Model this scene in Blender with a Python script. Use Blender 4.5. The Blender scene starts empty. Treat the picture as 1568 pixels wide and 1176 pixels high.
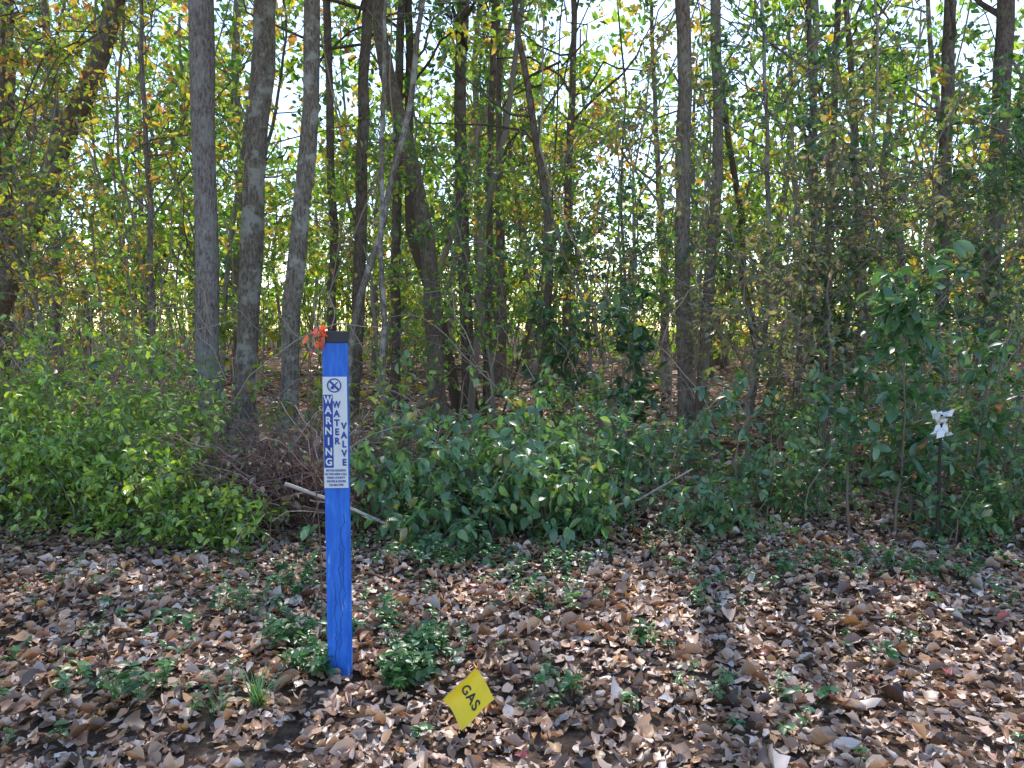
import bpy, math, numpy as np, bmesh
from mathutils import Vector
rng=np.random.default_rng(11)
U=rng.uniform
sc=bpy.context.scene
el,az=math.radians(46),math.radians(10)
S=Vector((math.sin(az)*math.cos(el),math.cos(az)*math.cos(el),math.sin(el)))

# ------------------------------------------------------------ helpers
def gz(x,y):
    return 0.025*np.sin(x*1.3+0.5)*np.cos(y*1.1)+0.018*np.sin(x*2.9+y*2.1)+0.012*np.sin(y*4.3-x*1.7)
def nrm(a): return a/np.maximum(np.linalg.norm(a,axis=-1,keepdims=True),1e-9)

# openings in the canopy: where (on the ground) direct sun gets through  (x,y,rx,ry)
GAPS=[(-1.75,2.85,.7,.4),(.78,3.05,.34,.42),(1.95,3.5,.8,.34),(1.3,2.5,.65,.32),(-3.3,4.5,1.0,.9),(-2.2,4.2,.4,.45),(-.4,3.75,.45,.28),(2.1,5.5,.6,.8),(.4,4.3,.4,.4),(-1.5,4.5,.45,.4),(3.2,4.2,.5,.4),(2.5,2.8,.5,.3),(-2.9,3.4,.5,.3),(.1,5.0,.4,.4),(-.2,2.3,.5,.22)]
def in_gap(P):
    t=P[:,2]/S.z
    gx=P[:,0]-S.x*t;gy=P[:,1]-S.y*t
    k=np.zeros(len(P),bool)
    for x,y,a,b in GAPS: k|=((gx-x)/a)**2+((gy-y)/b)**2<1
    return k&(P[:,2]>2.6)

class MB:
    def __init__(s): s.v=[];s.f=[];s.c=[];s.m=[];s.n=0;s.sm=[]
    def add(s,v,f,c,mat=0,smooth=False):
        v=v.reshape(-1,3); f=f.reshape(-1,4)
        if len(v)==0: return
        c=np.broadcast_to(np.asarray(c,float),(len(v),3))
        s.v.append(v);s.f.append(f+s.n);s.c.append(c);s.m.append(np.full(len(f),mat,np.int32));s.sm.append(np.full(len(f),smooth))
        s.n+=len(v)
    def build(s,name,mats,parent=None):
        v=np.concatenate(s.v);f=np.concatenate(s.f);c=np.concatenate(s.c);m=np.concatenate(s.m);sm=np.concatenate(s.sm)
        me=bpy.data.meshes.new(name)
        me.vertices.add(len(v));me.vertices.foreach_set('co',v.astype(np.float32).ravel())
        me.loops.add(f.size);me.loops.foreach_set('vertex_index',f.astype(np.int32).ravel())
        me.polygons.add(len(f));me.polygons.foreach_set('loop_start',np.arange(0,f.size,4,dtype=np.int32))
        me.polygons.foreach_set('material_index',m)
        me.polygons.foreach_set('use_smooth',sm)
        at=me.attributes.new('Col','FLOAT_COLOR','POINT')
        at.data.foreach_set('color',np.concatenate([c,np.ones((len(c),1))],1).astype(np.float32).ravel())
        for x in mats: me.materials.append(x)
        me.update(calc_edges=True)
        o=bpy.data.objects.new(name,me);sc.collection.objects.link(o)
        if parent: o.parent=parent
        return o

def tubes(mb,P,R,k,col,mat=0):
    n,m,_=P.shape
    if n==0: return
    T=nrm(np.gradient(P,axis=1))
    md=np.abs(T.mean(1)[:,2])>0.7
    ref=np.where(md[:,None],np.array([1.,0,0]),np.array([0,0,1.]))[:,None,:]
    u=nrm(np.cross(T,ref));w=np.cross(T,u)
    a=np.arange(k)*2*np.pi/k
    V=P[:,:,None,:]+R[:,:,None,None]*(np.cos(a)[None,None,:,None]*u[:,:,None,:]+np.sin(a)[None,None,:,None]*w[:,:,None,:])
    ii=np.arange(n)[:,None,None]*m*k;jj=np.arange(m-1)[None,:,None]*k;kk=np.arange(k)[None,None,:];k2=(kk+1)%k
    F=np.stack([ii+jj+kk,ii+jj+k2,ii+jj+k+k2,ii+jj+k+kk],-1)
    col=np.asarray(col,float)
    if col.ndim==2: col=np.repeat(col,m*k,0)
    mb.add(V,F,col,mat,True)

def grid_tpl(rows,widths,fold,bend,twist=0,crimp=0):
    v=[];
    for t,w in zip(rows,widths):
        for s in (-1,0,1):
            z=bend*(t*t)+fold*abs(s)*w+crimp*math.sin(t*9+s*2)*0.08+twist*s*w*(t-0.4)
            v.append((t-0.0,s*w*0.5,z))
    f=[]
    for i in range(len(rows)-1):
        for s in (0,1):
            a=i*3+s;f.append((a,a+1,a+4,a+3))
    return np.array(v),np.array(f)
RH=(np.array([(0,0,0),(.42,.27,.04),(1,0,-.05),(.42,-.27,.04)]),np.array([(0,1,2,3)]))
F6=(np.array([(0,0,0),(.28,.24,.07),(.68,.2,.03),(1,0,-.12),(.68,-.2,.03),(.28,-.24,.07)]),np.array([(0,1,2,3),(0,3,4,5)]))
G5=[grid_tpl([0,.2,.5,.8,1],[.05,.4,.52,.3,.02],f,b,tw) for f,b,tw in [(.15,-.25,0),(.25,-.1,.3),(.1,-.4,-.3)]]
OV=[grid_tpl([0,.2,.5,.8,1],[.05,.3,.42,.34,.06],f,b,tw) for f,b,tw in [(.2,-.2,0),(.15,-.35,.3)]]
DEAD=[grid_tpl([0,.18,.42,.7,1],wd,f,b,tw,cr) for f,b,tw,cr,wd in
      [(.35,.1,.3,1,[.05,.38,.5,.34,.03]),(.2,-.2,-.5,1.3,[.03,.25,.44,.42,.04]),(.7,.2,.2,.5,[.05,.38,.5,.34,.03]),(-.4,-.15,.4,1,[.1,.42,.4,.5,.1]),(-.2,.2,-.3,1.3,[.04,.3,.34,.2,.02]),(.12,.08,.6,1,[.05,.5,.42,.22,.02]),(-.6,-.1,.1,.6,[.05,.38,.5,.34,.03]),(.05,-.05,.1,.6,[.06,.52,.6,.36,.02]),(.05,.05,-.2,.9,[.05,.3,.55,.5,.08]),(1.1,.3,.3,1,[.05,.38,.5,.34,.03])]]

def put(mb,P,A,N,S_,col,tpl,mat=1,wr=(.75,1.3)):
    tpls=tpl if isinstance(tpl,list) else [tpl]
    A=nrm(A);B=nrm(np.cross(N,A));Nn=np.cross(A,B)
    which=rng.integers(0,len(tpls),len(P))
    wv=U(wr[0],wr[1],len(P))
    for q,(tv,tf) in enumerate(tpls):
        i=np.where(which==q)[0]
        if len(i)==0: continue
        k=len(tv)
        s=S_[i][:,None,None]
        V=P[i][:,None,:]+s*(A[i][:,None,:]*tv[None,:,0:1]+B[i][:,None,:]*tv[None,:,1:2]*wv[i][:,None,None]+Nn[i][:,None,:]*tv[None,:,2:3])
        F=tf[None]+(np.arange(len(i))*k)[:,None,None]
        mb.add(V,F,np.repeat(col[i],k,0),mat,k>6)

def kids(P,R,per,t0,t1,L,along,perp,up,droop,m,rs,wander=.12,rend=.25):
    n,m0,_=P.shape
    idx=np.repeat(np.arange(n),per);N=len(idx)
    f=U(t0,t1,N)*(m0-1);i=np.minimum(f.astype(int),m0-2);fr=(f-i)[:,None]
    pos=P[idx,i]*(1-fr)+P[idx,i+1]*fr
    rad=R[idx,i]*(1-fr[:,0])+R[idx,i+1]*fr[:,0]
    T=nrm(P[idx,i+1]-P[idx,i])
    rv=rng.normal(size=(N,3));rv-=T*(rv*T).sum(1,keepdims=True);rv=nrm(rv)
    D=nrm(T*along+rv*perp+np.array([0,0,up]))
    Ls=U(L[0],L[1],N)
    s=np.linspace(0,1,m)
    Q=pos[:,None,:]+D[:,None,:]*(Ls[:,None]*s)[:,:,None]
    Q[:,:,2]-=droop*Ls[:,None]*s**2
    w=np.cumsum(rng.normal(size=(N,m,3)),1);w-=w[:,:1]
    Q+=w*(Ls*wander/m**.5)[:,None,None]*1.0
    RR=(rad*rs)[:,None]*(1-s*(1-rend))[None]
    return Q,RR,f/(m0-1)

PAL={
 'can':([(.09,.185,.035),(.15,.25,.045),(.07,.14,.035),(.26,.29,.05),(.055,.1,.035)],[.3,.25,.18,.18,.09]),
 'yel':([(.21,.3,.045),(.18,.28,.04),(.36,.35,.05),(.46,.29,.05),(.11,.19,.04)],[.26,.26,.2,.1,.18]),
 'drk':([(.045,.1,.045),(.06,.13,.055),(.085,.16,.065),(.14,.18,.06)],[.35,.35,.2,.1]),
 'aut':([(.19,.25,.05),(.36,.31,.05),(.46,.26,.06),(.34,.17,.08),(.11,.17,.045)],[.24,.25,.16,.15,.2]),
 'dus':([(.1,.21,.095),(.13,.25,.11),(.08,.17,.075),(.19,.29,.1),(.28,.25,.09)],[.34,.28,.2,.13,.05]),
 'lsh':([(.18,.31,.06),(.25,.39,.065),(.12,.22,.05),(.38,.47,.07),(.08,.14,.05)],[.3,.27,.16,.19,.08]),  # left-shrub greens, raised so the colour itself carries sunlight
 'bwn':([(.19,.17,.1),(.15,.17,.09),(.28,.22,.15),(.12,.14,.07),(.26,.18,.16)],[.3,.22,.18,.15,.15]),
 'gc':([(.07,.18,.07),(.1,.23,.08),(.14,.26,.09),(.06,.14,.055)],[.35,.3,.15,.2]),
 'sap':([(.06,.14,.065),(.085,.18,.085),(.11,.2,.09),(.2,.2,.06),(.3,.15,.1)],[.42,.33,.19,.04,.02]),
 'red':([(.7,.12,.08),(.75,.22,.14),(.5,.1,.07)],[.5,.3,.2]),
}
def pick(pal,n):
    c,p=PAL[pal];c=np.array(c)[rng.choice(len(c),n,p=np.array(p)/sum(p))]
    return c
def leafon(mb,P,per,size,pal,tpl,spread=.05,up=1.0,droop=.3,mat=1,along=.5,t0=.15):
    n,m0,_=P.shape
    idx=np.repeat(np.arange(n),per);N=len(idx)
    if N==0:return
    f=U(t0,1,N)*(m0-1);i=np.minimum(f.astype(int),m0-2);fr=(f-i)[:,None]
    pos=P[idx,i]*(1-fr)+P[idx,i+1]*fr+rng.normal(size=(N,3))*spread
    T=nrm(P[idx,i+1]-P[idx,i])
    A=nrm(T*along+nrm(rng.normal(size=(N,3)))*.9+np.array([0,0,-droop]))
    Nn=nrm(rng.normal(size=(N,3))*.6+np.array([0,0,up]))
    tw=pick(pal,n);lf=pick(pal,N)
    mix=(U(0,1,N)<.6)[:,None]
    col=np.where(mix,tw[idx],lf)*U(.7,1.35,N)[:,None]
    keep=~(in_gap(pos)&(U(0,1,N)<.96))
    put(mb,pos[keep],A[keep],Nn[keep],U(size[0],size[1],N)[keep],col[keep],tpl,mat)

# ------------------------------------------------------------ materials
def newmat(name):
    m=bpy.data.materials.new(name);m.use_nodes=True;nt=m.node_tree;nt.nodes.clear()
    return m,nt,nt.nodes.new,nt.links.new
def leafmat(name,trans=.5,gloss=.06,rough=.4,tint=(1.7,1.6,.7)):
    m,nt,N,L=newmat(name)
    out=N('ShaderNodeOutputMaterial');at=N('ShaderNodeAttribute');at.attribute_name='Col'
    p=N('ShaderNodeBsdfDiffuse');L(at.outputs['Color'],p.inputs['Color']);sh=p.outputs[0]
    t=N('ShaderNodeBsdfTranslucent');v2=N('ShaderNodeVectorMath');v2.operation='MULTIPLY';v2.inputs[1].default_value=tint
    L(at.outputs['Color'],v2.inputs[0]);L(v2.outputs[0],t.inputs['Color'])
    mx=N('ShaderNodeMixShader');mx.inputs[0].default_value=trans
    L(sh,mx.inputs[1]);L(t.outputs[0],mx.inputs[2]);sh=mx.outputs[0]
    if gloss>0:
        g=N('ShaderNodeBsdfGlossy');g.inputs['Roughness'].default_value=rough;g.inputs['Color'].default_value=(1,1,1,1)
        m2=N('ShaderNodeMixShader');m2.inputs[0].default_value=gloss;L(sh,m2.inputs[1]);L(g.outputs[0],m2.inputs[2]);sh=m2.outputs[0]
    L(sh,out.inputs[0])
    return m
M_leaf=leafmat('foliage',.55,.06,.4,(2.0,2.1,1.0))
M_far=leafmat('distant_foliage',.55,0,.4,(2.0,2.1,1.2))
M_shrub=leafmat('shrub_foliage',.38,.07,.38,(1.9,1.9,.8))
M_dead=leafmat('dead_leaf',.15,.05,.4,(1.2,1.0,.7))
def barkmat(name,c1,c2,lichen,amt=.5):
    m,nt,N,L=newmat(name)
    out=N('ShaderNodeOutputMaterial');p=N('ShaderNodeBsdfDiffuse')
    tc=N('ShaderNodeTexCoord');mp=N('ShaderNodeMapping');mp.inputs['Scale'].default_value=(30,30,9)
    L(tc.outputs['Object'],mp.inputs[0])
    n1=N('ShaderNodeTexNoise');n1.inputs['Scale'].default_value=1.6;n1.inputs['Detail'].default_value=5;n1.inputs['Roughness'].default_value=.75;L(mp.outputs[0],n1.inputs['Vector'])
    r=N('ShaderNodeValToRGB');r.color_ramp.elements[0].position=.36;r.color_ramp.elements[1].position=.62
    r.color_ramp.elements[0].color=(*c1,1);r.color_ramp.elements[1].color=(*c2,1);L(n1.outputs['Fac'],r.inputs[0])
    n2=N('ShaderNodeTexNoise');n2.inputs['Scale'].default_value=5;n2.inputs['Detail'].default_value=5;n2.inputs['Roughness'].default_value=.65;L(tc.outputs['Object'],n2.inputs['Vector'])
    r2=N('ShaderNodeValToRGB');r2.color_ramp.elements[0].position=.5;r2.color_ramp.elements[1].position=.6
    r2.color_ramp.elements[0].color=(0,0,0,1);r2.color_ramp.elements[1].color=(amt,amt,amt,1);L(n2.outputs['Fac'],r2.inputs[0])
    mx=N('ShaderNodeMixRGB');L(r2.outputs[0],mx.inputs[0]);L(r.outputs[0],mx.inputs[1]);mx.inputs[2].default_value=(*lichen,1)
    at=N('ShaderNodeAttribute');at.attribute_name='Col'
    m3=N('ShaderNodeMixRGB');m3.blend_type='MULTIPLY';m3.inputs[0].default_value=1;L(mx.outputs[0],m3.inputs[1]);L(at.outputs['Color'],m3.inputs[2])
    L(m3.outputs[0],p.inputs['Color'])
    b=N('ShaderNodeBump');b.inputs['Strength'].default_value=1;b.inputs['Distance'].default_value=.03;L(n1.outputs['Fac'],b.inputs['Height']);L(b.outputs[0],p.inputs['Normal'])
    L(p.outputs[0],out.inputs[0]);return m
B_grey=barkmat('bark_grey',(.11,.085,.08),(.4,.33,.3),(.42,.4,.38),.4)
B_lich=barkmat('bark_lichen',(.11,.085,.07),(.38,.31,.26),(.58,.55,.5),.65)
B_dark=barkmat('bark_dark',(.075,.055,.045),(.26,.2,.16),(.33,.3,.26),.35)
def attrmat(name,mul):
    m,nt,N,L=newmat(name);out=N('ShaderNodeOutputMaterial');at=N('ShaderNodeAttribute');at.attribute_name='Col'
    v=N('ShaderNodeVectorMath');v.operation='MULTIPLY';v.inputs[1].default_value=mul;L(at.outputs['Color'],v.inputs[0])
    p=N('ShaderNodeBsdfDiffuse');L(v.outputs[0],p.inputs['Color']);L(p.outputs[0],out.inputs[0]);return m
B_twig=attrmat('twig_bark',(.26,.22,.19))
B_far=attrmat('distant_bark',(.22,.18,.15))  # far trunks: bark lightened to put distance haze into the colour
def plain(name,col,rough=.5,noise=.15,scale=40):
    m,nt,N,L=newmat(name);out=N('ShaderNodeOutputMaterial');p=N('ShaderNodeBsdfPrincipled');p.inputs['Roughness'].default_value=rough
    tc=N('ShaderNodeTexCoord');no=N('ShaderNodeTexNoise');no.inputs['Scale'].default_value=scale;no.inputs['Detail'].default_value=5;L(tc.outputs['Object'],no.inputs['Vector'])
    mx=N('ShaderNodeMixRGB');mx.inputs[1].default_value=(*[c*(1-noise) for c in col],1);mx.inputs[2].default_value=(*[min(1,c*(1+noise)) for c in col],1)
    L(no.outputs['Fac'],mx.inputs[0]);L(mx.outputs[0],p.inputs['Base Color']);L(p.outputs[0],out.inputs[0]);return m

# ------------------------------------------------------------ ground
m,nt,N,L=newmat('forest_soil')
out=N('ShaderNodeOutputMaterial');p=N('ShaderNodeBsdfDiffuse')
tc=N('ShaderNodeTexCoord');n1=N('ShaderNodeTexNoise');n1.inputs['Scale'].default_value=9;n1.inputs['Detail'].default_value=8;n1.inputs['Roughness'].default_value=.75
L(tc.outputs['Object'],n1.inputs['Vector'])
r=N('ShaderNodeValToRGB');e=r.color_ramp.elements;e[0].position=.3;e[0].color=(.04,.028,.02,1);e[1].position=.7;e[1].color=(.3,.2,.14,1)
x=e.new(.5);x.color=(.13,.09,.065,1)
L(n1.outputs['Fac'],r.inputs[0]);L(r.outputs[0],p.inputs['Color'])
b=N('ShaderNodeBump');b.inputs['Distance'].default_value=.03;L(n1.outputs['Fac'],b.inputs['Height']);L(b.outputs[0],p.inputs['Normal']);L(p.outputs[0],out.inputs[0])
M_soil=m
g=260;s=np.linspace(-1,1,g);ax=250*np.sinh(4.5*s)/np.sinh(4.5)
X,Y=np.meshgrid(ax,ax+4,indexing='xy')
V=np.stack([X,Y,gz(X,Y)],-1)
i=np.arange(g-1)[:,None]*g+np.arange(g-1)[None,:]
mb=MB();mb.add(V,np.stack([i,i+1,i+g+1,i+g],-1),(1,1,1),0,True);mb.build('ground',[M_soil])

# ------------------------------------------------------------ leaf litter
DC=np.array([(.5,.3,.2),(.68,.48,.37),(.34,.19,.13),(.74,.6,.53),(.12,.075,.06),(.62,.36,.2),(.7,.38,.17),(.5,.12,.1)])
DP=np.array([.27,.25,.16,.12,.12,.1,.03,.006]);DP=DP/DP.sum()
mb=MB()
def litter(n,y0,y1,size,tpl,h,tilt,xs=.85,xo=1.5):
    y=np.sqrt(U(0,1,n)*((y1+1)**2-(y0+1)**2)+(y0+1)**2)-1
    x=U(-1,1,n)*(y*xs+xo)
    P=np.stack([x,y,gz(x,y)+U(.004,h,n)],-1)
    a=U(0,2*np.pi,n);A=np.stack([np.cos(a),np.sin(a),rng.normal(size=n)*.18],-1)
    Nn=nrm(rng.normal(size=(n,3))*tilt+np.array([0,0,1.]))
    col=DC[rng.choice(8,n,p=DP)]*U(.6,1.25,n)[:,None]
    put(mb,P,A,Nn,U(size[0],size[1],n)*np.where(U(0,1,n)<.12,1.55,1),col,tpl,0,(.6,1.5))
litter(56000,1.0,6.5,(.028,.068),DEAD,.038,.32)
litter(16000,6.5,20,(.09,.16),F6,.06,.3)
litter(6000,20,55,(.2,.35),F6,.08,.3)
mb.build('leaf_litter',[M_dead])

# ------------------------------------------------------------ trees
def tree(name,pts,r0,r1,H,bark,pal,limbs=18,l0=.4,Llen=(1.6,3.2),tw=6,lv=15,ls=(.085,.145),twl=(.5,1.0),tpl=F6,tint=1.0,up=.35,sides=12,drp=.15,lup=.6):
    pts=np.array(pts,float)
    top=pts[-1];d=pts[-1]-pts[-2];d=d/abs(d[2]) if abs(d[2])>1e-3 else np.array([0,0,1.])
    if top[2]<H:
        e=top+d*(H-top[2])*.5*np.array([.6,.6,1]);e2=top.copy();e2[2]=H;e2[:2]=e[:2]+rng.normal(size=2)*.4
        pts=np.vstack([pts,e,e2])
    m=26;z=np.linspace(-.05,H,m)
    x=np.interp(z,pts[:,2],pts[:,0]);y=np.interp(z,pts[:,2],pts[:,1])
    ker=np.array([.25,.5,.25])
    for _ in range(2):
        x[1:-1]=np.convolve(x,ker,'valid');y[1:-1]=np.convolve(y,ker,'valid')
    wob=np.cumsum(rng.normal(size=(m,2))*.018,0)
    P=np.stack([x+wob[:,0],y+wob[:,1],z],-1)[None]
    t=z/H
    R=(r0+(r1-r0)*np.clip(t/.4,0,1))*np.where(t>.4,1-(t-.4)/.6*.85,1)+r0*.5*np.exp(-np.maximum(z,0)/.18)
    R=(R*(1+rng.normal(size=m)*.045))[None]
    mb=MB();tc=np.array([tint]*3)
    tubes(mb,P,R,sides,tc,0)
    Lb,LR,_=kids(P,R,limbs,l0,.99,Llen,.45,1,up,-.05,7,.42,.2)
    LR=np.maximum(LR,.008)
    tubes(mb,Lb,LR,6,tc*.9,0)
    Tw,TR,_=kids(Lb,LR,tw,.2,1,twl,.6,.8,.1,.1,5,.45,.22)
    kp=~(in_gap(Tw[:,1])|in_gap(Tw[:,3]));Tw=Tw[kp];TR=TR[kp]
    if len(Tw):
        TR=np.clip(TR,.003,.02);tubes(mb,Tw,TR,3,tc*.8,0)
        T2,TR2,_=kids(Tw,TR,3,.2,1,(twl[0]*.35,twl[1]*.5),.6,.8,0,.15,3,.6,.2)
        TR2=np.clip(TR2,.002,.006);tubes(mb,T2,TR2,3,tc*.8,0)
        leafon(mb,T2,max(1,lv//3),ls,pal,tpl,.035,lup,drp)
    return mb.build(name,[bark,M_leaf])

HT='hardwood_tree'
tree('pine_tree',[(-3.24,8,0),(-3.22,8,2.1),(-3.2,8,4.9)],.125,.115,15,B_grey,'can',12,.52)
tree(HT,[(-3.25,9,0),(-3.2,9,.7),(-3.08,9,2.2),(-2.98,9,3.9),(-2.84,9,5.4)],.13,.12,16,B_lich,'yel',14,.44)
tree(HT,[(-2.62,8.5,0),(-2.54,8.5,.5),(-2.39,8.5,2.16),(-2.21,8.5,3.4),(-2.11,8.5,5.15)],.105,.09,14,B_lich,'yel',16,.38)
tree(HT,[(-1.1,11,0),(-1.12,11,.9),(-1.15,11,2.4),(-1.29,11,3.7),(-1.73,11,4.9),(-1.9,11,6.2)],.13,.11,14,B_dark,'can',15,.38,tint=1.25)
tree(HT,[(-.7,12,0),(-.73,12,.9),(-.8,12,2.4),(-.88,12,4.6),(-.86,12,6.6)],.11,.09,15,B_dark,'yel',15,.38,tint=.9)
tree(HT,[(2.15,9,0),(2.11,9,1),(2.02,9,3),(2.03,9,4.2),(1.94,9,5.4)],.1,.085,15,B_dark,'can',14,.45,tint=1.4)
tree(HT,[(2.55,10,0),(2.6,10,1),(2.7,10,3.1),(2.68,10,4.9),(2.58,10,5.8)],.08,.065,14,B_dark,'can',13,.42,tint=1.5)
tree(HT,[(7.0,11,0),(6.98,11,3),(6.95,11,6.6)],.13,.11,16,B_dark,'drk',18,.34)
tree(HT,[(6.5,11.2,0),(6.4,11.2,2.5),(6.35,11.2,6.6)],.1,.08,15,B_dark,'drk',16,.34)
tree(HT,[(1.0,13,0),(.98,13,3),(1.05,13,7)],.08,.06,12,B_dark,'aut',15,.35)
tree(HT,[(-2.2,10,0),(-2.1,10,1.4),(-2.1,10,3.5),(-1.9,10,6)],.085,.07,13,B_dark,'yel',14,.38)
tree(HT,[(-2.65,11,0),(-2.6,11,1.4),(-2.55,11,3.5),(-2.7,11,6)],.075,.06,12,B_dark,'drk',14,.35)
tree(HT,[(-6.9,9,0),(-6.2,9,1.7),(-5.7,9,2.76),(-5.2,9,3.9),(-4.7,9,5)],.14,.1,13,B_dark,'aut',17,.34,tint=1.3)
tree(HT,[(-6.1,10,0),(-6.1,10,2),(-6.02,10,5)],.06,.05,11,B_grey,'aut',13,.3,tint=.9)
tree(HT,[(-.43,12,0),(-.41,12,3),(-.3,12,6)],.06,.05,12,B_dark,'yel',13,.33)
tree(HT,[(.3,10,0),(.45,10,1.5),(.5,10,3),(.15,10,5)],.055,.045,11,B_dark,'drk',13,.33)
tree(HT,[(-1.95,12.5,0),(-1.93,12.5,3),(-1.8,12.5,6)],.085,.07,14,B_dark,'can',14,.33)
tree(HT,[(-4.35,9,0),(-4.3,9,2),(-4.33,9,5)],.038,.03,9,B_grey,'aut',12,.3,(1,2))
tree(HT,[(-1.95,8.5,0),(-1.8,8.5,1.3),(-1.52,8.5,2.2),(-1.07,8.5,3.9),(-.9,8.5,5.2)],.045,.035,9,B_lich,'yel',10,.55,(1,2))
tree(HT,[(3.0,9.5,0),(3.15,9.5,.6),(3.35,9.5,1.9),(3.3,9.5,4)],.035,.03,8,B_lich,'drk',13,.35,(1,2))
tree(HT,[(6.0,14,0),(5.9,14,3),(6.0,14,7)],.07,.06,14,B_dark,'can',15,.3)
tree(HT,[(4.9,12,0),(4.8,12,3),(4.7,12,7)],.07,.055,14,B_grey,'drk',15,.33,tint=1.1)
tree(HT,[(4.0,10.5,0),(4.1,10.5,3),(3.9,10.5,6)],.05,.04,12,B_dark,'drk',15,.33)
tree(HT,[(-7.6,11,0),(-7.4,11,3),(-7.2,11,6)],.1,.08,14,B_dark,'aut',15,.32)
for k in range(13):
    y=U(12.5,20);x=(-1+2*(k+U(-.3,1.3))/13)*(y*.8+2)
    a=U(-1.6,1.6)
    tree(HT,[(x,y,0),(x+a*.3,y,3),(x+a,y,7)],U(.05,.15),.06,U(11,15),[B_dark,B_grey,B_lich][k%3],['can','yel','drk','aut','can'][k%5],18,U(.22,.36),lv=15,ls=(.13,.21),tpl=RH,sides=8)
UT='understory_tree'
us=[(-5.2,8.2,4.2,'aut'),(-4.6,7.6,3.4,'yel'),(-3.9,10,5,'yel'),(-6.3,8,4.5,'aut'),(-1.6,9.8,4,'yel'),(-.2,9.5,3.6,'can'),(1.1,8.8,3.4,'drk'),(1.6,10.5,5,'aut'),
    (3.6,8.6,4.2,'drk'),(4.6,9,4.6,'bwn'),(5.6,9.6,4.8,'drk'),(2.9,12,5,'can'),(.4,11.5,5,'yel'),(-5.4,12,6,'yel'),(-7.5,9.5,5,'aut'),
    (3.3,7.8,2.6,'bwn'),(2.4,7.5,2.2,'bwn'),(5.6,7.6,3.8,'drk'),(4.4,7.8,3.0,'bwn'),(6.4,8.8,5,'drk')]
for x,y,h,pal in us:
    a=U(-.7,.7)
    tree(UT,[(x,y,0),(x+a*.4,y,h*.5),(x+a,y+U(-.2,.2),h*.8)],U(.018,.035),.02,h,B_twig,pal,17,.25,(.7,1.5),5,15,(.06,.105),twl=(.3,.7),up=.15,sides=7)
for k in range(14):
    y=U(11,19);x=(-1+2*(k+U(0,1))/14)*(y*.8+1);h=U(3.5,7);a=U(-1.5,1.5)
    tree(UT,[(x,y,0),(x+a*.4,y,h*.5),(x+a,y,h*.8)],U(.02,.04),.02,h,B_twig,['yel','bwn','aut','can','yel'][k%5],15,.15,(.8,1.8),5,15,(.12,.18),twl=(.4,.8),tpl=RH,up=.15,sides=6)
tree('maple_tree',[(-1.3,7.6,0),(-1.35,7.7,2.5),(-1.2,7.6,6)],.03,.025,7.5,B_lich,'yel',22,.58,(.9,2.0),6,24,(.08,.13),twl=(.3,.7),up=.1)
tree('maple_tree',[(-5.6,7.6,0),(-5.4,7.6,2.5),(-5.1,7.6,6)],.04,.03,7.5,B_dark,'aut',20,.42,(.9,2.2),6,21,(.06,.1),twl=(.3,.7),up=.1)

# distant trees mass
mb=MB()
n=125;y=U(20,62,n);x=U(-1,1,n)*(y*.85+3);H=U(9,15,n)*(.8+y/160);m=9
s=np.linspace(0,1,m);P=np.stack([np.repeat(x[:,None],m,1),np.repeat(y[:,None],m,1),H[:,None]*s],-1)
P[:,:,:2]+=np.cumsum(rng.normal(size=(n,m,2))*.18,1)
R=(.05+.18*U(0,1,n)**1.7)[:,None]*(1-.8*s)[None];tubes(mb,P,R,7,(1,1,1),0)
Lb,LR,_=kids(P,R,15,.12,1,(1.5,3.8),.4,1,.3,0,5,.4,.2);tubes(mb,Lb,np.maximum(LR,.012),3,(.8,.8,.8),0)
Tw,TR,_=kids(Lb,LR,4,.2,1,(.8,1.4),.6,.8,.1,.1,4,.5,.2)
h=int(len(Tw)*.35);h2=int(len(Tw)*.8)
o=rng.permutation(len(Tw))
leafon(mb,Tw[o[:h]],8,(.26,.44),'yel',RH,.16,.4);leafon(mb,Tw[o[h:h2]],8,(.26,.44),'can',RH,.16,.4);leafon(mb,Tw[o[h2:]],8,(.26,.44),'aut',RH,.16,.4)
n=90;y=U(11.5,45,n);x=U(-1,1,n)*(y*.82+2);H=U(6,13,n);ln=rng.normal(size=(n,2))*1.6
P=np.stack([x[:,None]+ln[:,:1]*s,y[:,None]+ln[:,1:]*s,H[:,None]*s],-1);P[:,:,:2]+=np.cumsum(rng.normal(size=(n,m,2))*.16,1)
R=(.02+.1*U(0,1,n)**2)[:,None]*(1-.75*s)[None];tubes(mb,P,R,6,np.array([(1.2,1.2,1.2),(.6,.55,.5),(1.6,1.5,1.45)])[rng.integers(0,3,n)],0)
Lb,LR,_=kids(P,R,6,.4,1,(.8,2),.6,.9,.3,0,5,.4,.2);tubes(mb,Lb,np.maximum(LR,.006),3,(.8,.8,.8),0)
leafon(mb,Lb,7,(.12,.2),'can',RH,.18,.4)
n=1500;y=np.sqrt(U(0,1,n))*50+15;x=U(-1,1,n)*(y*.85+3);hh=U(.35,1,n)*(1.0+y*.12)
s=np.linspace(0,1,5);P=np.stack([x[:,None]+0*s,y[:,None]+0*s,hh[:,None]*s],-1)+np.cumsum(rng.normal(size=(n,5,3))*.15,1)
R=np.full((n,5),.02);tubes(mb,P,R,3,(.8,.8,.8),0)
leafon(mb,P[:700],26,(.18,.34),'yel',RH,.45,.4,t0=.05);leafon(mb,P[700:1200],26,(.18,.34),'can',RH,.45,.4,t0=.05);leafon(mb,P[1200:],26,(.18,.34),'aut',RH,.45,.4,t0=.05)
mb.build('distant_trees',[B_far,M_far])

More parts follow.
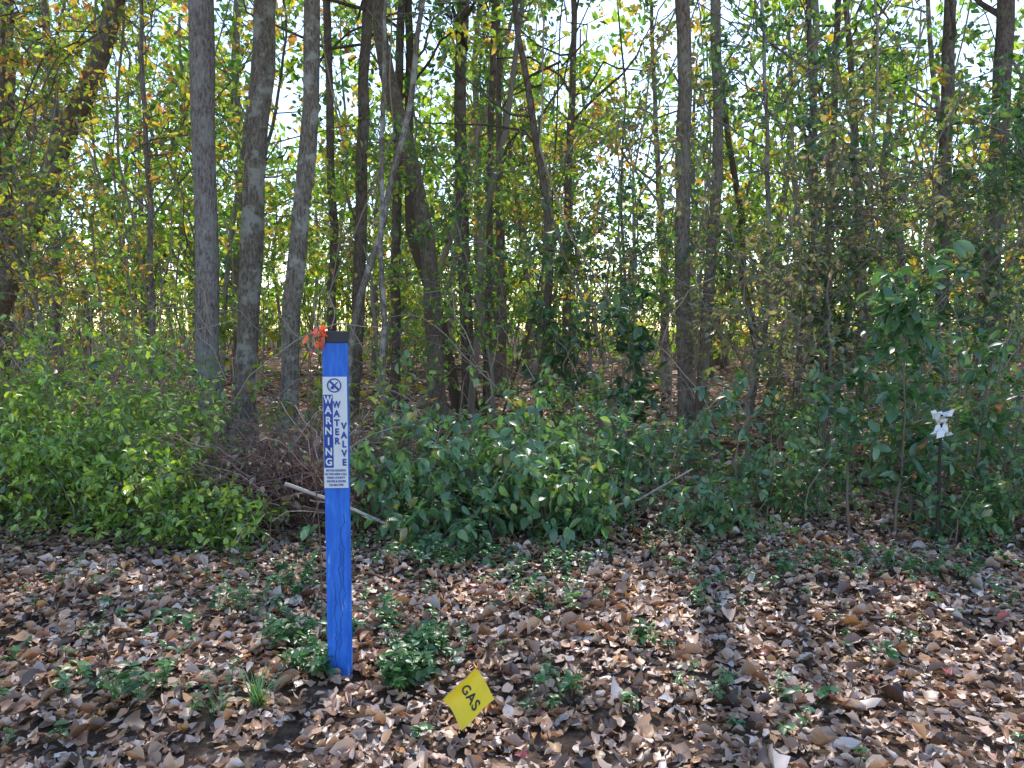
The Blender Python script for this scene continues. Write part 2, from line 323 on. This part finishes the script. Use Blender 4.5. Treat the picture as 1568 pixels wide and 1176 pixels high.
# ------------------------------------------------------------ shrubs
def shrub(name,x,y,h,w,pal,stems=14,tw=7,lv=12,ls=(.035,.06),tpl=F6,bare=0.15,arch=.35,drp=.35):
    mb=MB();n=stems;a=U(0,2*np.pi,n);rr=np.sqrt(U(0,1,n))*w
    b=np.stack([x+U(-1,1,n)*w*.45,y+U(-1,1,n)*w*.35,np.zeros(n)],-1);b[:,2]=gz(b[:,0],b[:,1])-.02
    s=np.linspace(0,1,7);hs=h*U(.45,1.2,n)*(1-.35*(rr/w)**2)
    P=b[:,None,:]+np.stack([np.cos(a)*rr,np.sin(a)*rr*.8,hs*0],-1)[:,None,:]*(s**1.6)[None,:,None]
    P[:,:,2]+=hs[:,None]*(s-.0)[None]-arch*hs[:,None]*.3*(s**4)[None]
    wd=np.cumsum(rng.normal(size=(n,7,3)),1);wd-=wd[:,:1];P+=wd*.022*h
    R=U(.004,.009,n)[:,None]*(1-.7*s)[None];tubes(mb,P,R,5,(1.1,1.05,1.0),0)
    Tw,TR,_=kids(P,R,tw,bare,1,(.16*h+.06,.42*h+.08),.5,.9,.15,.15,5,.6,.2)
    TR=np.maximum(TR,.0015);tubes(mb,Tw,TR,3,(1,1,.9),0)
    T2,TR2,_=kids(Tw,TR,2,.3,1,(.08,.2),.5,.8,0,.1,3,.8,.15);tubes(mb,T2,np.maximum(TR2,.001),3,(.9,.9,.8),0)
    leafon(mb,Tw,lv,ls,pal,tpl,.012,1.1,drp,along=.5)
    leafon(mb,T2,max(1,lv//2),ls,pal,tpl,.012,1.1,drp,along=.5)
    return mb.build(name,[B_twig,M_shrub])
SH='shrub'
for x,y,h,w,pal in [(-3.75,5.5,1.4,.7,'lsh'),(-3.1,5.6,1.5,.6,'lsh'),(-2.6,5.5,1.2,.45,'lsh'),(-3.4,5.1,.95,.5,'lsh'),(-2.85,5.0,.8,.4,'lsh'),(-2.35,4.95,.65,.38,'lsh'),
     (-4.4,5.6,1.3,.7,'lsh'),(-4.2,6.4,1.6,.8,'yel'),(-3.1,6.5,1.4,.6,'lsh'),(-4.9,6.5,1.5,.9,'lsh'),(-1.95,4.8,.4,.3,'lsh'),(-3.9,4.8,.5,.4,'dus')]:
    shrub(SH,x,y,h,w,pal,14,7,9,(.04,.072),F6)
for x,y,h,w in [(-.75,5.2,.95,.45),(-.35,5.0,.9,.5),(.05,5.0,.85,.45),(-.1,5.4,1.1,.5),(-.6,5.8,1.2,.5),(.35,4.95,.6,.35),(.4,5.6,.85,.5),(-.55,4.75,.5,.35)]:
    shrub('broadleaf_shrub',x,y,h,w,'dus',11,6,5,(.06,.11),G5,arch=.9,drp=.6)
for x,y,h,w in [(.95,5.4,.65,.4),(1.3,5.0,.45,.35),(1.75,5.5,.85,.4),(.8,6.3,1.0,.5),(1.5,6.4,1.0,.5),(2.15,5.4,.6,.35),(3.2,5.6,1.1,.45),(3.6,5.9,1.5,.5),(3.4,5.0,.6,.35),(4.2,5.8,1.8,.6),(3.0,4.9,.45,.3),(3.9,5.1,1.0,.4),(4.6,6.6,2.2,.8),(3.6,7.1,1.9,.7),(2.7,6.4,1.2,.5)]:
    shrub(SH,x,y,h,w,'dus',8,5,6,(.04,.08),G5,arch=.5)
for k,(x,y) in enumerate([(-5.5,7.2),(-4.4,7.6),(-2.0,7.4),(-.3,7.2),(.6,8.2),(3.0,8.3),(4.6,8.4),(5.6,7.6),(-3.3,7.4),(-6.6,10)]):
    shrub(SH,x,y,U(.7,1.2),U(.5,.8),['lsh','dus','yel','bwn'][k%4],9,5,8,(.06,.1),F6)
def sapling(name,x,y,h,pal,ls,br,lean=0,tpl=OV,w=.35):
    mb=MB();m=9;s=np.linspace(0,1,m)
    P=np.stack([x+lean*s+0*s,y+0*s,h*s-.02],-1)[None];P[:,1:,:2]+=np.cumsum(rng.normal(size=(1,m-1,2))*.012,1)
    R=(.011*(1-.75*s))[None];tubes(mb,P,R,7,(.8,.75,.7),0)
    Q,QR,_=kids(P,R,br,.15,1,(w*.5,w*1.1),.6,.9,.3,.1,5,.6,.15);tubes(mb,Q,np.maximum(QR,.002),4,(.8,.8,.7),0)
    leafon(mb,Q,11,ls,pal,tpl,.015,1,.35,along=.6)
    return mb.build(name,[B_twig,M_shrub])
sapling('oak_sapling',2.62,5.0,1.8,'sap',(.09,.14),30)
sapling('oak_sapling',2.35,5.1,1.1,'sap',(.08,.12),14,-.08)
sapling('oak_sapling',2.85,5.25,1.4,'sap',(.08,.12),22,.1)
sapling('oak_sapling',3.3,5.3,1.4,'sap',(.07,.11),18,.1)
sapling('magnolia_sapling',1.1,6.9,1.6,'drk',(.1,.15),22)
sapling('magnolia_sapling',.5,9,2.4,'drk',(.13,.18),22,w=.6)
sapling('magnolia_sapling',1.65,5.3,.95,'sap',(.07,.11),12)
sapling('oak_sapling',.75,5.2,.75,'sap',(.06,.1),11)
sapling('magnolia_sapling',3.4,8.2,3.4,'drk',(.1,.15),38,w=.9)
sapling('magnolia_sapling',5.2,8.0,3.6,'drk',(.1,.15),38,w=.9)

# dead brush pile
mb=MB()
n=240;b=np.stack([U(-1.95,-.95,n),U(4.95,5.7,n),U(0,.4,n)],-1);a=rng.normal(size=n)*1.2+2.4
s=np.linspace(0,1,7);Ls=U(.35,1.0,n);D=nrm(np.stack([np.cos(a),np.sin(a)*.5,U(.1,1.1,n)],-1))
P=b[:,None]+D[:,None]*(Ls[:,None]*s)[:,:,None];P[:,:,2]-=.4*Ls[:,None]*s**2*U(.2,1.4,n)[:,None]
P+=np.cumsum(rng.normal(size=P.shape)*.022,1);P[:,:,2]=np.maximum(P[:,:,2],.02)
R=U(.0025,.008,n)[:,None]*(1-.6*s);tubes(mb,P,R,5,np.array([(1.1,.75,.78),(1.9,1.65,1.75),(.55,.38,.38)])[rng.integers(0,3,n)],0)
Q,QR,_=kids(P,R,6,.2,1,(.12,.4),.6,.7,.1,.1,5,.6,.3);tubes(mb,Q,np.maximum(QR,.0016),4,(1.1,.78,.78),0)
leafon(mb,Q[::3],3,(.03,.07),'bwn',G5,.02,.5,.5,mat=1)
mb.build('brush_pile',[B_twig,M_dead])
mb=MB();P=np.array([[(-1.45,4.7,.42),(-1.1,4.67,.3),(-.75,4.65,.15),(-.45,4.62,.05)],[(.1,5.0,.05),(.5,5.1,.12),(.9,5.2,.2),(1.3,5.3,.4)]],float)
tubes(mb,P,np.array([[.012,.011,.009,.006]]*2),7,(1.9,1.8,1.9),0);mb.build('fallen_branch',[B_twig])
mb=MB();n=34;y=U(7.5,14,n);x=U(-1,1,n)*y*.75;s=np.linspace(0,1,12)
dx=U(-1.8,1.8,n);P=np.stack([x[:,None]+dx[:,None]*s+.25*np.sin(s*6+x[:,None]),y[:,None]+0*s,U(3.5,8,n)[:,None]*s],-1)+np.cumsum(rng.normal(size=(n,12,3))*.05,1)
tubes(mb,P,np.repeat(U(.006,.016,n)[:,None],12,1),5,(1.3,1.2,1.1),0)
n=260;x=U(-7,8,n);y=U(6.2,12,n);z=U(0,1.4,n)
s=np.linspace(0,1,8);a=U(0,6.28,n);Ls=U(.6,1.8,n)
P=np.stack([x[:,None]+np.cos(a)[:,None]*Ls[:,None]*s*.7,y[:,None]+np.sin(a)[:,None]*Ls[:,None]*s*.4,z[:,None]+Ls[:,None]*(s-.6*s*s)],-1)+np.cumsum(rng.normal(size=(n,8,3))*.03,1)
tubes(mb,P,U(.003,.009,n)[:,None]*(1-.6*s),4,(1.5,1.35,1.3),0)
mb.build('vine_tangle',[B_twig])

# ------------------------------------------------------------ ground cover
mb=MB()
patches=[(-1.22,4.05,.35,34),(-1.34,3.6,.25,24),(-1.0,3.24,.18,34),(-.38,3.1,.14,64),(-.42,2.88,.1,40),(-1.3,2.7,.22,16),(-2.33,3.77,.2,8),(-.35,4.26,.3,36),(.12,3.68,.2,14),(.17,4.15,.25,18),
 (.95,3.68,.15,8),(1.66,4.15,.35,24),(2.2,4.15,.3,24),(2.5,4.05,.3,18),(.1,2.75,.12,10),(.74,2.75,.1,6),(.61,3.24,.15,7),(1.6,3.24,.2,8),(1.1,2.75,.12,5),(-1.55,2.6,.18,14),(-.78,2.95,.12,22),
 (-.6,4.5,.5,50),(.3,4.6,.6,44),(1.2,4.7,.6,36),(-1.6,4.6,.5,18),(3,4.6,.5,28),(-.62,3.5,.2,16),(-1.8,3.2,.3,8),(2.4,3.4,.4,8)]
PX=[];
for x,y,r,n in patches:
    PX.append(np.stack([x+rng.normal(size=n)*r*.55,y+rng.normal(size=n)*r*.45],-1))
n=150;yy=U(2.2,6.5,n);PX.append(np.stack([U(-1,1,n)*(yy*.85+.8),yy],-1))
PX=np.concatenate(PX)
PX=PX[~((np.abs(PX[:,0]+.155)<.16)&(PX[:,1]<2.68))]
n=len(PX)
nl=9;hh=U(.03,.14,n);s=np.linspace(0,1,4)
base=np.stack([PX[:,0],PX[:,1],gz(PX[:,0],PX[:,1])],-1)
dd=rng.normal(size=(n,2))*.03
P=base[:,None,:]+np.stack([dd[:,0][:,None]*s,dd[:,1][:,None]*s,hh[:,None]*s+0*s],-1)
tubes(mb,P,np.full((n,4),.0015),4,(.5,.6,.35),0)
idx=np.repeat(np.arange(n),nl);N_=len(idx);t=U(.35,1,N_)
pos=base[idx]+np.stack([dd[idx,0]*t,dd[idx,1]*t,hh[idx]*t+.015],-1)
a=U(0,6.28,N_);A=np.stack([np.cos(a),np.sin(a),U(-.2,.6,N_)],-1)
sz=U(.022,.05,n)[idx]*U(.7,1.2,N_)
put(mb,pos,A,nrm(rng.normal(size=(N_,3))*.3+np.array([0,0,1.])),sz,(pick('gc',n)[idx])*U(.75,1.3,N_)[:,None],G5,1)
mb.build('ground_cover_plants',[B_twig,M_shrub])
def tuft(x,y,n,Lr,w=.004):
    mb=MB();s=np.linspace(0,1,7);a=U(0,6.28,n);Ls=U(Lr*.5,Lr,n);o=U(.25,.9,n)
    P=np.stack([x+rng.normal(size=n)[:,None]*.012+np.cos(a)[:,None]*Ls[:,None]*o[:,None]*s**1.3,y+rng.normal(size=n)[:,None]*.012+np.sin(a)[:,None]*Ls[:,None]*o[:,None]*s**1.3,gz(x,y)+.01+Ls[:,None]*(s*.95-.5*o[:,None]*s**2.2)],-1)
    side=np.stack([-np.sin(a),np.cos(a),0*a],-1)[:,None,:]*(w*(1-s**2)*.5+.0002)[None,:,None]
    V=np.stack([P-side,P+side],2);k=np.arange(n)[:,None]*14+np.arange(6)[None]*2
    mb.add(V,np.stack([k,k+1,k+3,k+2],-1),np.repeat(pick('gc',n)*1.4,14,0),0,True)
    return mb.build('grass_tuft',[M_shrub])
for x,y,n,l in [(-.93,2.62,44,.24),(-1.05,2.56,20,.18),(2.3,4.2,24,.22),(.35,4.85,40,.45),(.6,4.9,30,.4),(1.9,4.0,16,.2),(1.75,4.9,24,.35)]: tuft(x,y,n,l,.005)

# ------------------------------------------------------------ marker post
post=bpy.data.objects.new('water_valve_marker_post',None);sc.collection.objects.link(post)
px,py=-.695,2.91;post.location=(px,py,0)
m,nt,N,L=newmat('blue_marker_paint')
out=N('ShaderNodeOutputMaterial');p=N('ShaderNodeBsdfPrincipled');p.inputs['Roughness'].default_value=.5
tc=N('ShaderNodeTexCoord');sx=N('ShaderNodeSeparateXYZ');L(tc.outputs['Object'],sx.inputs[0])
def math_(op,a,b=None):
    q=N('ShaderNodeMath');q.operation=op
    for i,v in enumerate((a,b)):
        if v is None: continue
        if isinstance(v,(int,float)): q.inputs[i].default_value=v
        else: L(v,q.inputs[i])
    return q.outputs[0]
crk=None
for off,sc_,amp,lo,hi in [(.008,9,.03,.12,.56),(-.012,7,.03,.05,.4),(.022,12,.022,.3,.68)]:
    nz=N('ShaderNodeTexNoise');nz.noise_dimensions='1D';nz.inputs['Scale'].default_value=sc_;nz.inputs['Detail'].default_value=6
    L(math_('ADD',sx.outputs['Z'],off*100),nz.inputs['W'])
    c=math_('MULTIPLY',math_('SUBTRACT',nz.outputs['Fac'],.5),amp*2)
    d=math_('ABSOLUTE',math_('SUBTRACT',math_('SUBTRACT',sx.outputs['X'],off),c))
    k=math_('LESS_THAN',d,.0013)
    k=math_('MULTIPLY',k,math_('GREATER_THAN',sx.outputs['Z'],lo));k=math_('MULTIPLY',k,math_('LESS_THAN',sx.outputs['Z'],hi))
    crk=k if crk is None else math_('MAXIMUM',crk,k)
nz=N('ShaderNodeTexNoise');nz.inputs['Scale'].default_value=14;nz.inputs['Detail'].default_value=8
mp=N('ShaderNodeMapping');mp.inputs['Scale'].default_value=(3,3,.6);L(tc.outputs['Object'],mp.inputs[0]);L(mp.outputs[0],nz.inputs['Vector'])
r=N('ShaderNodeValToRGB');e=r.color_ramp.elements;e[0].position=.3;e[0].color=(.008,.1,.56,1);e[1].position=.62;e[1].color=(.03,.2,.78,1);x=e.new(.7);x.color=(.3,.43,.8,1)
L(nz.outputs['Fac'],r.inputs[0])
mx=N('ShaderNodeMixRGB');L(math_('MULTIPLY',crk,.85),mx.inputs[0]);L(r.outputs[0],mx.inputs[1]);mx.inputs[2].default_value=(.01,.015,.06,1)
L(mx.outputs[0],p.inputs['Base Color']);L(p.outputs[0],out.inputs[0]);M_blue=m
def extr(name,prof,z0,z1,mat,bev=.0,parent=post):
    bm=bmesh.new();zs=np.linspace(z0,z1,12)
    rings=[[bm.verts.new((a,b,z)) for a,b in prof] for z in zs]
    k=len(prof)
    for q in range(len(zs)-1):
        for j in range(k): bm.faces.new((rings[q][j],rings[q][(j+1)%k],rings[q+1][(j+1)%k],rings[q+1][j]))
    bm.faces.new(rings[-1]);bm.faces.new(rings[0][::-1])
    bmesh.ops.recalc_face_normals(bm,faces=bm.faces)
    me=bpy.data.meshes.new(name);bm.to_mesh(me);bm.free();me.materials.append(mat)
    o=bpy.data.objects.new(name,me);sc.collection.objects.link(o);o.parent=parent
    if bev:
        md=o.modifiers.new('b','BEVEL');md.width=bev;md.segments=3;md.limit_method='ANGLE'
    return o
prof=[(-.047,-.001),(-.043,-.006),(-.037,-.003),(.037,-.003),(.043,-.006),(.047,-.001),(.05,.014),(.046,.016),(.041,.004),(-.041,.004),(-.046,.016),(-.05,.014)]
extr('blade',prof,-.2,1.37,M_blue)
M_cap=plain('black_rubber',(.035,.035,.045),.55)
extr('cap',[(-.05,-.009),(.05,-.009),(.053,-.004),(.053,.018),(-.053,.018),(-.053,-.004)],1.357,1.402,M_cap,.003)
M_white=plain('sticker_white',(.76,.77,.8),.35,.04,30)
M_ink=plain('sticker_blue_ink',(.015,.06,.36),.4)
def sheet(name,x0,x1,z0,z1,y,mat,parent=post):
    me=bpy.data.meshes.new(name);me.from_pydata([(x0,y,z0),(x1,y,z0),(x1,y,z1),(x0,y,z1),(x0,y+.001,z0),(x1,y+.001,z0),(x1,y+.001,z1),(x0,y+.001,z1)],[],[(0,1,2,3),(0,4,5,1),(3,2,6,7),(0,3,7,4),(1,5,6,2)])
    me.materials.append(mat);o=bpy.data.objects.new(name,me);sc.collection.objects.link(o);o.parent=parent;return o
sheet('sticker',-.047,.047,.785,1.225,-.0075,M_white)
sheet('warning_strip',-.0455,-.009,.866,1.155,-.0085,M_ink)
def text(body,size,x,z,mat,y=-.0095,bold=.0009,sx_=1,parent=post,name=None,rot=(math.pi/2,0,0)):
    cu=bpy.data.curves.new(name or 'lettering','FONT');cu.body=body;cu.size=size;cu.align_x='CENTER';cu.align_y='CENTER';cu.offset=bold;cu.extrude=.0003
    cu.materials.append(mat);o=bpy.data.objects.new(name or 'lettering',cu);sc.collection.objects.link(o);o.parent=parent;o.location=(x,y,z);o.rotation_euler=rot;o.scale=(sx_,1,1);return o
for i_,ch in enumerate('WARNING'): text(ch,.041,-.027,1.134-i_*.041,M_white,sx_=.72 if ch=='W' else .9,bold=.0012,name='warning_letter')
for i_,ch in enumerate('WATER'): text(ch,.036,.006,1.115-i_*.036,M_ink,sx_=.75 if ch=='W' else .9,bold=.0014,name='water_letter')
for i_,ch in enumerate('VALVE'): text(ch,.036,.033,1.03-i_*.036,M_ink,sx_=.9,bold=.0014,name='valve_letter')
for i_,t_ in enumerate(['BEFORE DIGGING','IN THIS AREA CALL','FRESH COUNTY','WATER & SEWER','555-683-3700']): text(t_,.0125,0,.855-i_*.0145,M_ink,bold=.0002,name='small_print',sx_=.78)
def ring(cx,cz,r0,r1,mat,y=-.0095):
    n=32;v=[];f=[]
    for i in range(n):
        a=i*2*math.pi/n
        v+=[(cx+r0*math.cos(a),y,cz+r0*math.sin(a)),(cx+r1*math.cos(a),y,cz+r1*math.sin(a))]
    for i in range(n):
        j=(i+1)%n;f.append((2*i,2*i+1,2*j+1,2*j))
    k=len(v);d=.7071
    w=.0028
    v+=[(cx-r0*d-w,y-.0004,cz+r0*d-w),(cx-r0*d+w,y-.0004,cz+r0*d+w),(cx+r0*d+w,y-.0004,cz-r0*d+w),(cx+r0*d-w,y-.0004,cz-r0*d-w)]
    f.append((k,k+1,k+2,k+3))
    k=len(v);v+=[(cx+.012,y-.0006,cz+.015),(cx+.015,y-.0006,cz+.012),(cx-.004,y-.0006,cz-.008),(cx-.007,y-.0006,cz-.005)];f.append((k,k+1,k+2,k+3))
    k=len(v);v+=[(cx+.001,y-.0008,cz-.006),(cx-.004,y-.0008,cz-.016),(cx-.016,y-.0008,cz-.012),(cx-.007,y-.0008,cz+.001)];f.append((k,k+1,k+2,k+3))
    me=bpy.data.meshes.new('no_digging_symbol');me.from_pydata(v,[],f);me.materials.append(mat);o=bpy.data.objects.new('no_digging_symbol',me);sc.collection.objects.link(o);o.parent=post
ring(-.002,1.191,.023,.028,M_ink)
post.rotation_euler=(0,math.radians(.1),math.radians(3))

mb=MB();P=np.array([[(-.85,3.25,0),(-.84,3.2,.5),(-.83,3.05,1.0),(-.785,2.9,1.29),(-.742,2.88,1.425)]],float)
tubes(mb,P,np.array([[.003,.003,.0025,.002,.0012]]),5,(.7,.55,.5),0)
leafon(mb,P[:,3:],22,(.028,.042),'red',G5,.014,.1,.4);mb.build('red_leaved_twig',[B_twig,M_shrub])

# ------------------------------------------------------------ gas flag
fl=bpy.data.objects.new('gas_marker_flag',None);sc.collection.objects.link(fl);fl.location=(-.155,2.56,0)
M_yel=plain('yellow_plastic_film',(.9,.62,.015),.4,.1,25)
nu,nv=14,12;W,Hh=.114,.145
ang=math.radians(-52)
ux=Vector((math.cos(ang),0.0,math.sin(ang)));vx=Vector((-math.sin(ang),0.0,math.cos(ang)))
def fp(a,b):
    u=(a-.5)*W;v=(b-.5)*Hh
    q=ux*u+vx*v
    yy=.014*math.sin(a*4.2)+.02*(b-.5)*1.0+.35*(q.z)+.008*math.sin(b*7+a*3)
    return (q.x,yy,q.z)
v=[fp(i/(nu-1),j/(nv-1)) for j in range(nv) for i in range(nu)]
f=[(j*nu+i,j*nu+i+1,(j+1)*nu+i+1,(j+1)*nu+i) for j in range(nv-1) for i in range(nu-1)]
me=bpy.data.meshes.new('flag_film');me.from_pydata(v,[],f);me.materials.append(M_yel)
for q in me.polygons:q.use_smooth=True
fo=bpy.data.objects.new('flag_film',me);sc.collection.objects.link(fo);fo.parent=fl;fo.location=(0,0,.1)
M_blk=plain('black_ink',(.03,.025,.02),.5)
cu=bpy.data.curves.new('gas_lettering','FONT');cu.body='GAS';cu.size=.044;cu.align_x='CENTER';cu.align_y='CENTER';cu.offset=.0008;cu.space_character=1.1
tmp=bpy.data.objects.new('tmp',cu);sc.collection.objects.link(tmp)
bpy.context.view_layer.update()
dg=bpy.context.evaluated_depsgraph_get();tm=bpy.data.meshes.new_from_object(tmp.evaluated_get(dg));bpy.data.objects.remove(tmp)
for vv in tm.vertices:
    q=fp(vv.co.x/W*.95+.5,vv.co.y/Hh+.55);vv.co=(q[0],q[1]-.003,q[2])
tm.materials.append(M_blk);to=bpy.data.objects.new('gas_lettering',tm);sc.collection.objects.link(to);to.parent=fl;to.location=(0,0,.1)
mb=MB();q=fp(0,1);q2=fp(0,0)
P=np.array([[(q[0]+.002,q[1]+.002,q[2]+.1),(q2[0]+.002,q2[1]+.002,q2[2]+.1),(q2[0]-.05,q2[1]+.03,-.04)]],float)
tubes(mb,P,np.full((1,3),.0012),6,(1,1,1),0);w=mb.build('wire_staff',[plain('steel_wire',(.35,.33,.3),.4)],fl)

# ------------------------------------------------------------ ribbon stake (right)
st=bpy.data.objects.new('ribbon_stake',None);sc.collection.objects.link(st);st.location=(2.74,4.72,0)
mb=MB();P=np.array([[(0,0,-.1),(.004,0,.3),(-.003,0,.6),(0,0,.86)]],float);tubes(mb,P,np.array([[.011,.011,.01,.008]]),8,(1,1,1),0)
mb.build('stake',[plain('stake_dark',(.03,.025,.02),.8)],st)
mb=MB()
for k in range(12):
    a=k*.52+U(-.2,.2);s=np.linspace(0,1,6);l=U(.06,.1)
    c=np.stack([math.cos(a)*l*s*.65+0*s,math.sin(a)*l*s*.4,.8+l*(.9*s if k%2 else -.9*s)+.012*np.sin(s*9+k)],-1)
    wv=np.array([.017,-.006,.006])*(1+.3*np.sin(s*7+k))[:,None]
    V=np.stack([c-wv,c+wv],1);i=np.arange(5)*2;mb.add(V,np.stack([i,i+1,i+3,i+2],-1),(1,1,1),0,True)
mb.build('white_ribbon',[plain('white_plastic_ribbon',(.8,.8,.8),.4,.05)],st)

# ------------------------------------------------------------ light
ld=bpy.data.lights.new('sun','SUN');ld.energy=5;ld.angle=math.radians(.5);ld.color=(1,.95,.87)
lo=bpy.data.objects.new('sun',ld);sc.collection.objects.link(lo);lo.rotation_euler=S.to_track_quat('Z','Y').to_euler();lo.location=(0,0,30)
w=bpy.data.worlds.new('World');sc.world=w;w.use_nodes=True;nt=w.node_tree
bg=nt.nodes['Background'];sk=nt.nodes.new('ShaderNodeTexSky');sk.sky_type='NISHITA';sk.sun_disc=False;sk.sun_elevation=el;sk.sun_rotation=az
sk.air_density=1.15;sk.dust_density=.35;sk.ozone_density=1.5
nt.links.new(sk.outputs[0],bg.inputs[0]);bg.inputs[1].default_value=.34
# ------------------------------------------------------------ camera
cd=bpy.data.cameras.new('camera');cd.lens=26.2;cd.sensor_width=36;cd.clip_end=1000
co=bpy.data.objects.new('camera',cd);sc.collection.objects.link(co);co.location=(0,0,1.42);co.rotation_euler=(math.radians(90-4.4),0,0)
sc.camera=co
sc.view_settings.view_transform='Standard';sc.view_settings.look='None';sc.view_settings.exposure=0
